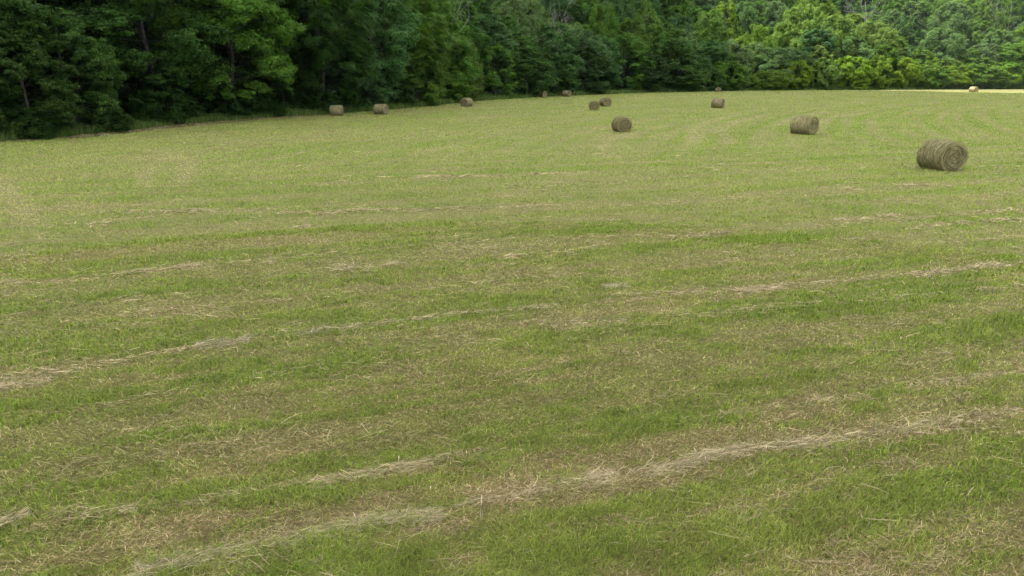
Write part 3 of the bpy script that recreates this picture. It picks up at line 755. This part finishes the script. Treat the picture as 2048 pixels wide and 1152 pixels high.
tree(1590, 122, 66, 3, 'bush', LM, 'bright bush second in the hedge', name='large_bush', cat='bush')
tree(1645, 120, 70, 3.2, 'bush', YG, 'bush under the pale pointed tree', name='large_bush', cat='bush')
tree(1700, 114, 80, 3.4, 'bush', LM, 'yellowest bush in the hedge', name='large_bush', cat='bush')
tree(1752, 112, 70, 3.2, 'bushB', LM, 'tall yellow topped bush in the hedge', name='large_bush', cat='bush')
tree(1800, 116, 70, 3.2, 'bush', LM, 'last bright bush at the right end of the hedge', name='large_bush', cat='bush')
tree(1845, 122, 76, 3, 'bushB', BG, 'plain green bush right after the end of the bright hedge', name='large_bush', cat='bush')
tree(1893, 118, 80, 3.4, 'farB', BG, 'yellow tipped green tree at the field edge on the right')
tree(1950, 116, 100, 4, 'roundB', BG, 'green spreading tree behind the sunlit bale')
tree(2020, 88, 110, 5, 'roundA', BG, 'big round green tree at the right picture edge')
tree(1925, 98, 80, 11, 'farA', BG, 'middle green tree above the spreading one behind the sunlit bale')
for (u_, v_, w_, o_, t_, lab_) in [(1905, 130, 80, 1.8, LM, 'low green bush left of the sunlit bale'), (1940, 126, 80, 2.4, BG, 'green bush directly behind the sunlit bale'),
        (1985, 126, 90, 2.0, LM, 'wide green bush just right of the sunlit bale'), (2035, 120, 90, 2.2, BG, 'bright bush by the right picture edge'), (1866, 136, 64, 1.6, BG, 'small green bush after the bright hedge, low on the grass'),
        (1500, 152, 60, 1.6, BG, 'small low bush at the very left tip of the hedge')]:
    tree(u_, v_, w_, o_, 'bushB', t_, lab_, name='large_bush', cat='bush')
tree(2075, 100, 110, 3, 'farB', BG, 'green edge tree cut by the right picture edge')
tree(1985, 60, 80, 16, 'farA', SG, 'greyish pale tree with a white stem on the right')
tree(1950, 42, 70, 22, 'plume', BG, 'feathery light tree high on the right slope')
tree(1962, -12, 62, 36, 'plume', BG, 'tall light green feathery tree by the bare stem, top right')
tree(1885, 2, 90, 34, 'farC', SG, 'broad greyish tree on the slope, top right')
tree(1480, 4, 60, 42, 'billow', SG, 'pale tree on the slope above the lime green one')
tree(1440, 2, 66, 40, 'farB', LM, 'bright green tree on the slope left of the lime green one')
tree(1410, 22, 80, 32, 'farC', MG, 'green tree on the slope above the corner of the wood')
tree(1355, 30, 70, 26, 'farA', BL_, 'dim bluish tree in the shade above the corner of the wood')
tree(1540, 4, 60, 44, 'billow', SG, 'pale crown on the slope left of the biggest sunlit tree')
tree(1620, -8, 75, 36, 'farA', BG, 'green crown behind the biggest sunlit tree')
tree(1770, 20, 60, 34, 'farC', SG, 'pale ragged tree below the bare grey tree')

# --- bare grey trees
def snag(u, vtop, off, k, h, label, rot):
    Y = float(np.interp(u, _eu, _ey)) + off; x = (u - 1024) / FPX * depth(Y, 6)
    z = height_at(vtop, Y) - h
    t = D.objects.new('bare_tree', None); C.objects.link(t); z0 = float(hill(x, Y)) - .1
    t.location = (x, Y, z0); t.rotation_euler = (0, 0, rot); s = max(.5, (height_at(vtop, Y) - z0) / 18.); t.scale = (s * .8, s * .8, s)
    link('trunk', SNAGS[k][0], t); link('branches', SNAGS[k][1], t)
    tag(t, label, 'bare tree'); placed.append((x, Y, 2.0))
snag(1728, -25, 33, 0, 16, 'bare grey tree with forked branches above the sunlit stand', .4)
snag(885, -30, 9, 1, 16, 'bare pale branched tree high above the bend of the wood', 1.2)
snag(1112, 8, 18, 0, 14, 'thin bare grey tree over the middle wood', 2.2)
snag(2003, -20, 31, 1, 16, 'slender bare stem in the shade at top right', 3.0)

# --- rest of the wood: jittered grid behind the edge
cands = []
for gx_ in np.arange(-110, 330, 9.0):
    for gy_ in np.arange(40, 390, 9.0):
        cands.append((gx_ + (rng.random() - .5) * 5.5, gy_ + (rng.random() - .5) * 5.5))
cands = np.array(cands); dd = signed_edge(cands[:, 0], cands[:, 1])
uu = 1024 + FPX * cands[:, 0] / (cands[:, 1] * math.cos(PITCH))
lim = np.where(uu < 600, 42, np.where(uu < 950, 85, 118))
ok = (dd > 5) & (dd < lim) & (uu > -330) & (uu < 2330); cands, dd, uu = cands[ok], dd[ok], uu[ok]
order = np.argsort(cands[:, 1]); sky = np.full(400, 1000.0)
def cover(u, hw, v):
    a = int(max(0, (u - hw * .75 + 400) // 8)); b = int(min(399, (u + hw * .75 + 400) // 8)); sky[a:b + 1] = np.minimum(sky[a:b + 1], v)
kinds_far = ['farA', 'farB', 'farC', 'billow']
tints_far = [DG, DG, BL_, BL_, MG, MG, SG, BG, DK]
n_in = 0
for k in order:
    x, y = cands[k]; d = dd[k]; u = uu[k]
    if any((x - a) ** 2 + (y - b) ** 2 < (3.0 + .14 * w) ** 2 for a, b, w in placed): continue
    z = float(hill(x, y)); h = 13 + 6 * rng.random()
    left = u < 960
    if left: h = 17 + 5 * rng.random()
    w = 10.5 + 4.5 * rng.random(); vt = v_of(z + h, y); hw = w / 2 * FPX / y
    if v_of(z, y) < -10: continue
    a = int(max(0, (u - hw + 400) // 8)); b = int(min(399, (u + hw + 400) // 8))
    if d > (36 if u < 600 else 16) and sky[a:b + 1].max() < vt + 4: continue
    cover(u, hw, vt)
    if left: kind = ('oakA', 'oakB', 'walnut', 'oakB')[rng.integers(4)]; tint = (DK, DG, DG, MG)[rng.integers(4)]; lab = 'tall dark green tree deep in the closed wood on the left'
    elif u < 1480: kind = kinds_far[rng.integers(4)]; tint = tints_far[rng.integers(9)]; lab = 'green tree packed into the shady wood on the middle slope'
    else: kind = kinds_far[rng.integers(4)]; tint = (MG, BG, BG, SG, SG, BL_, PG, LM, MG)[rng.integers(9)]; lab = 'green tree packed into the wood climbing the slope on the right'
    put(kind, x, y, z + h, w, tint, lab, group=lab.replace('tree', 'trees')); n_in += 1
print('infill trees', n_in, 'all', len(placed))

# ------------------------------------------------------------------ brush along the wood edge
r = np.random.default_rng(77)
seg = np.linalg.norm(np.diff(EDGE, axis=0), axis=1); cum = np.concatenate([[0], np.cumsum(seg)])
s0, s1 = cum[2], cum[-2]
def edge_pt(s): return np.interp(s, cum, EDGE[:, 0]), np.interp(s, cum, EDGE[:, 1])
n = 9000
s = s0 + (s1 - s0) * r.random(n) ** 1.5
ex, ey = edge_pt(s); ex2, ey2 = edge_pt(s + .5); tx, ty = ex2 - ex, ey2 - ey; ln = np.hypot(tx, ty); tx, ty = tx / ln, ty / ln
off = -.15 + 5.5 * r.random(n) ** 1.3 + (fbm(s / 4, s * 0, 81) - .5) * 1.6
px, py = ex - ty * off, ey + tx * off
hh = (.45 + 1.35 * r.random(n) * fbm(s / 3, off / 2, 83)) * np.clip(.35 + off * .45, .3, 1.35)
far = np.clip(np.hypot(px, py) / 90, .8, 3)
m = 22; si = np.repeat(np.arange(n), m); q_ = rand_dir(r, n * m) * (r.random(n * m) ** .5)[:, None]
PP = np.stack([px[si] + q_[:, 0] * .55 * far[si], py[si] + q_[:, 1] * .55 * far[si], hh[si] * (.55 + .5 * q_[:, 2])], -1)
PP[:, 2] = np.maximum(PP[:, 2], .05)
Nn = np.array([0, 0, .8]) + .8 * rand_dir(r, n * m); Nn /= np.linalg.norm(Nn, axis=1, keepdims=True)
tone = (.7 + .6 * r.random(n))[si][:, None] * (.75 + .5 * r.random(n * m))[:, None]
bc = np.array([(.050, .110, .022), (.070, .130, .026), (.046, .096, .030), (.095, .135, .036)])[r.choice(4, n)][si]
V, F, c = leaf_quads(PP, Nn, (.16 + .14 * r.random(n * m)) * far[si], bc * tone, r, .5)
# tall weedy blades
nb = 60000; s = s0 + (s1 - s0) * r.random(nb) ** 1.6; ex, ey = edge_pt(s); ex2, ey2 = edge_pt(s + .5); tx, ty = ex2 - ex, ey2 - ey; ln = np.hypot(tx, ty); tx, ty = tx / ln, ty / ln
off = -.8 + 3.2 * r.random(nb) + (fbm(s / 3, s * 0, 91) - .5) * 1.4; px, py = ex - ty * off, ey + tx * off; hb = (.2 + .8 * r.random(nb)) * (.4 + fbm(s / 5, off, 93)); wb = .00095 * np.hypot(px, py) * (.6 + .6 * r.random(nb))
aa = r.random(nb) * 6.283; lx, ly = np.cos(aa) * hb * .5 * r.random(nb), np.sin(aa) * hb * .5 * r.random(nb)
B0 = np.stack([px - wb / 2, py, 0 * px], -1); B1 = np.stack([px + wb / 2, py, 0 * px], -1); B2 = np.stack([px + lx, py + ly, hb], -1)
i = np.arange(nb) * 3
bl = (np.stack([B0, B1, B2], 1).reshape(-1, 3), [np.stack([i, i + 1, i + 2], -1)], np.repeat(np.array([(.09, .15, .03), (.15, .18, .06), (.06, .12, .03)])[r.choice(3, nb)] * (.6 + .7 * r.random(nb))[:, None], 3, 0))
V, F, c = join([(V, F, c), bl])
o = link('undergrowth', make_mesh('undergrowth', V, F, M_GRASS, c))
tag(o, 'band of green weeds and brush along the foot of the wood', 'undergrowth', kind='stuff')

# ------------------------------------------------------------------ light: broken cloud, sun behind it, gap over the far right
SUN_EL = math.radians(60)
az = np.array([-.86, .42]); az /= np.linalg.norm(az)
TOSUN = Vector((az[0] * math.cos(SUN_EL), az[1] * math.cos(SUN_EL), math.sin(SUN_EL)))
CL_Z = 420.0
shift = az * CL_Z / math.tan(SUN_EL)
GAP = np.array([(64, 227), (112, 225), (132, 191), (230, 166), (360, 170), (400, 330), (230, 330), (150, 300), (108, 288), (82, 262)], float) + shift
def in_poly(x, y, P_):
    c_ = np.zeros(x.shape, bool); j = len(P_) - 1
    for i_ in range(len(P_)):
        xi, yi = P_[i_]; xj, yj = P_[j]
        c_ ^= ((yi > y) != (yj > y)) & (x < (xj - xi) * (y - yi) / (yj - yi + 1e-12) + xi); j = i_
    return c_
GC = GAP.mean(0)
def axis(lo, hi): return np.concatenate([np.linspace(-2600, lo, 22)[:-1], np.arange(lo, hi, 7.0), np.linspace(hi, 2600, 22)])
cxs = axis(GC[0] - 190, GC[0] + 230); cys = axis(GC[1] - 110, GC[1] + 120)
CX, CY = np.meshgrid(cxs, cys)
jx = CX + (fbm(CX / 30, CY / 30, 3) - .5) * 18; jy = CY + (fbm(CX / 30 + 9, CY / 30, 4) - .5) * 18
nb_ = fbm(CX / 140, CY / 140, 6, 4)
zb_ = CL_Z + 40 * (nb_ - .5); zt_ = CL_Z + 60 + 90 * nb_
midx = (jx[:-1, :-1] + jx[1:, 1:]) / 2; midy = (jy[:-1, :-1] + jy[1:, 1:]) / 2
full = ~in_poly(midx, midy, GAP)
nv = CX.size; ii = np.arange(nv).reshape(CX.shape)
q4 = np.stack([ii[:-1, :-1], ii[:-1, 1:], ii[1:, 1:], ii[1:, :-1]], -1)
Fb = q4[full][:, ::-1]; Ft = q4[full] + nv; walls = []
pad = np.zeros((full.shape[0] + 2, full.shape[1] + 2), bool); pad[1:-1, 1:-1] = full
for (dy, dx, a, b) in ((-1, 0, 0, 1), (1, 0, 2, 3), (0, -1, 3, 0), (0, 1, 1, 2)):
    e = full & ~pad[1 + dy:pad.shape[0] - 1 + dy, 1 + dx:pad.shape[1] - 1 + dx]
    k_ = q4[e]; walls.append(np.stack([k_[:, a], k_[:, b], k_[:, b] + nv, k_[:, a] + nv], -1))
m, nt, n_, l_ = new_mat('cloud')
df = N(n_, 'ShaderNodeBsdfDiffuse'); df.inputs[0].default_value = (.93, .93, .93, 1)
tl = N(n_, 'ShaderNodeBsdfTranslucent'); tl.inputs[0].default_value = (.97, .97, .97, 1)
mx = N(n_, 'ShaderNodeMixShader'); mx.inputs[0].default_value = .78; l_.new(df.outputs[0], mx.inputs[1]); l_.new(tl.outputs[0], mx.inputs[2])
ou = N(n_, 'ShaderNodeOutputMaterial'); l_.new(mx.outputs[0], ou.inputs[0])
Vc = np.concatenate([np.stack([jx + az[0] * (zb_ - CL_Z) / math.tan(SUN_EL), jy + az[1] * (zb_ - CL_Z) / math.tan(SUN_EL), zb_], -1).reshape(-1, 3), np.stack([jx + az[0] * (zt_ - CL_Z) / math.tan(SUN_EL), jy + az[1] * (zt_ - CL_Z) / math.tan(SUN_EL), zt_], -1).reshape(-1, 3)])
cl = link('cloud', make_mesh('cloud', Vc, [Fb, Ft] + [w_ for w_ in walls if len(w_)], m, smooth_shade=True))
tag(cl, 'pale cloud sheet drifting over the field with one gap', 'cloud', kind='structure')

ld = D.lights.new('sun', 'SUN'); ld.energy = 4.8; ld.angle = math.radians(.53); ld.color = (1, .955, .88)
lo_ = D.objects.new('sun', ld); C.objects.link(lo_); lo_.rotation_euler = TOSUN.to_track_quat('Z', 'Y').to_euler(); lo_.location = (0, 0, 300)
w = D.worlds.new('World'); scene.world = w; w.use_nodes = True
wn = w.node_tree.nodes; wn.clear()
sk = wn.new('ShaderNodeTexSky'); sk.sky_type = 'NISHITA'; sk.sun_disc = False; sk.sun_elevation = SUN_EL; sk.sun_rotation = math.atan2(az[0], az[1])
bg = wn.new('ShaderNodeBackground'); bg.inputs[1].default_value = .10; wo = wn.new('ShaderNodeOutputWorld')
w.node_tree.links.new(sk.outputs[0], bg.inputs[0]); w.node_tree.links.new(bg.outputs[0], wo.inputs[0])

hm, hnt, hn, hl = new_mat('haze')
pv = N(hn, 'ShaderNodeVolumePrincipled'); pv.inputs['Color'].default_value = (.72, .85, 1, 1); pv.inputs['Density'].default_value = .00022
ho = N(hn, 'ShaderNodeOutputMaterial'); hl.new(pv.outputs[0], ho.inputs['Volume'])
hx = np.array([(x_, y_, z_) for z_ in (-2, 130) for y_ in (-300, 700) for x_ in (-500, 800)], float)
hz = link('haze', make_mesh('haze', hx, [np.array([[0, 2, 3, 1], [4, 5, 7, 6], [0, 1, 5, 4], [2, 6, 7, 3], [0, 4, 6, 2], [1, 3, 7, 5]])], hm))
tag(hz, 'faint bluish summer haze over the valley', 'haze', kind='stuff')

# ------------------------------------------------------------------ camera and rendering
cd = D.cameras.new('camera'); cd.sensor_width = 36; cd.lens = FPX / 2048 * 36; cd.clip_end = 9000; cd.clip_start = .1
co = D.objects.new('camera', cd); C.objects.link(co); co.location = (0, 0, CAM_H); co.rotation_euler = (math.pi / 2 - PITCH, 0, 0)
scene.camera = co
vs = scene.view_settings; vs.view_transform = 'Standard'; vs.look = 'None'; vs.exposure = 1.7; vs.gamma = 1
cy = scene.cycles
cy.max_bounces = 10; cy.diffuse_bounces = 8; cy.glossy_bounces = 2; cy.transmission_bounces = 4; cy.transparent_max_bounces = 4
cy.use_denoising = True; cy.denoising_prefilter = 'NONE'
cy.sample_clamp_indirect = 10
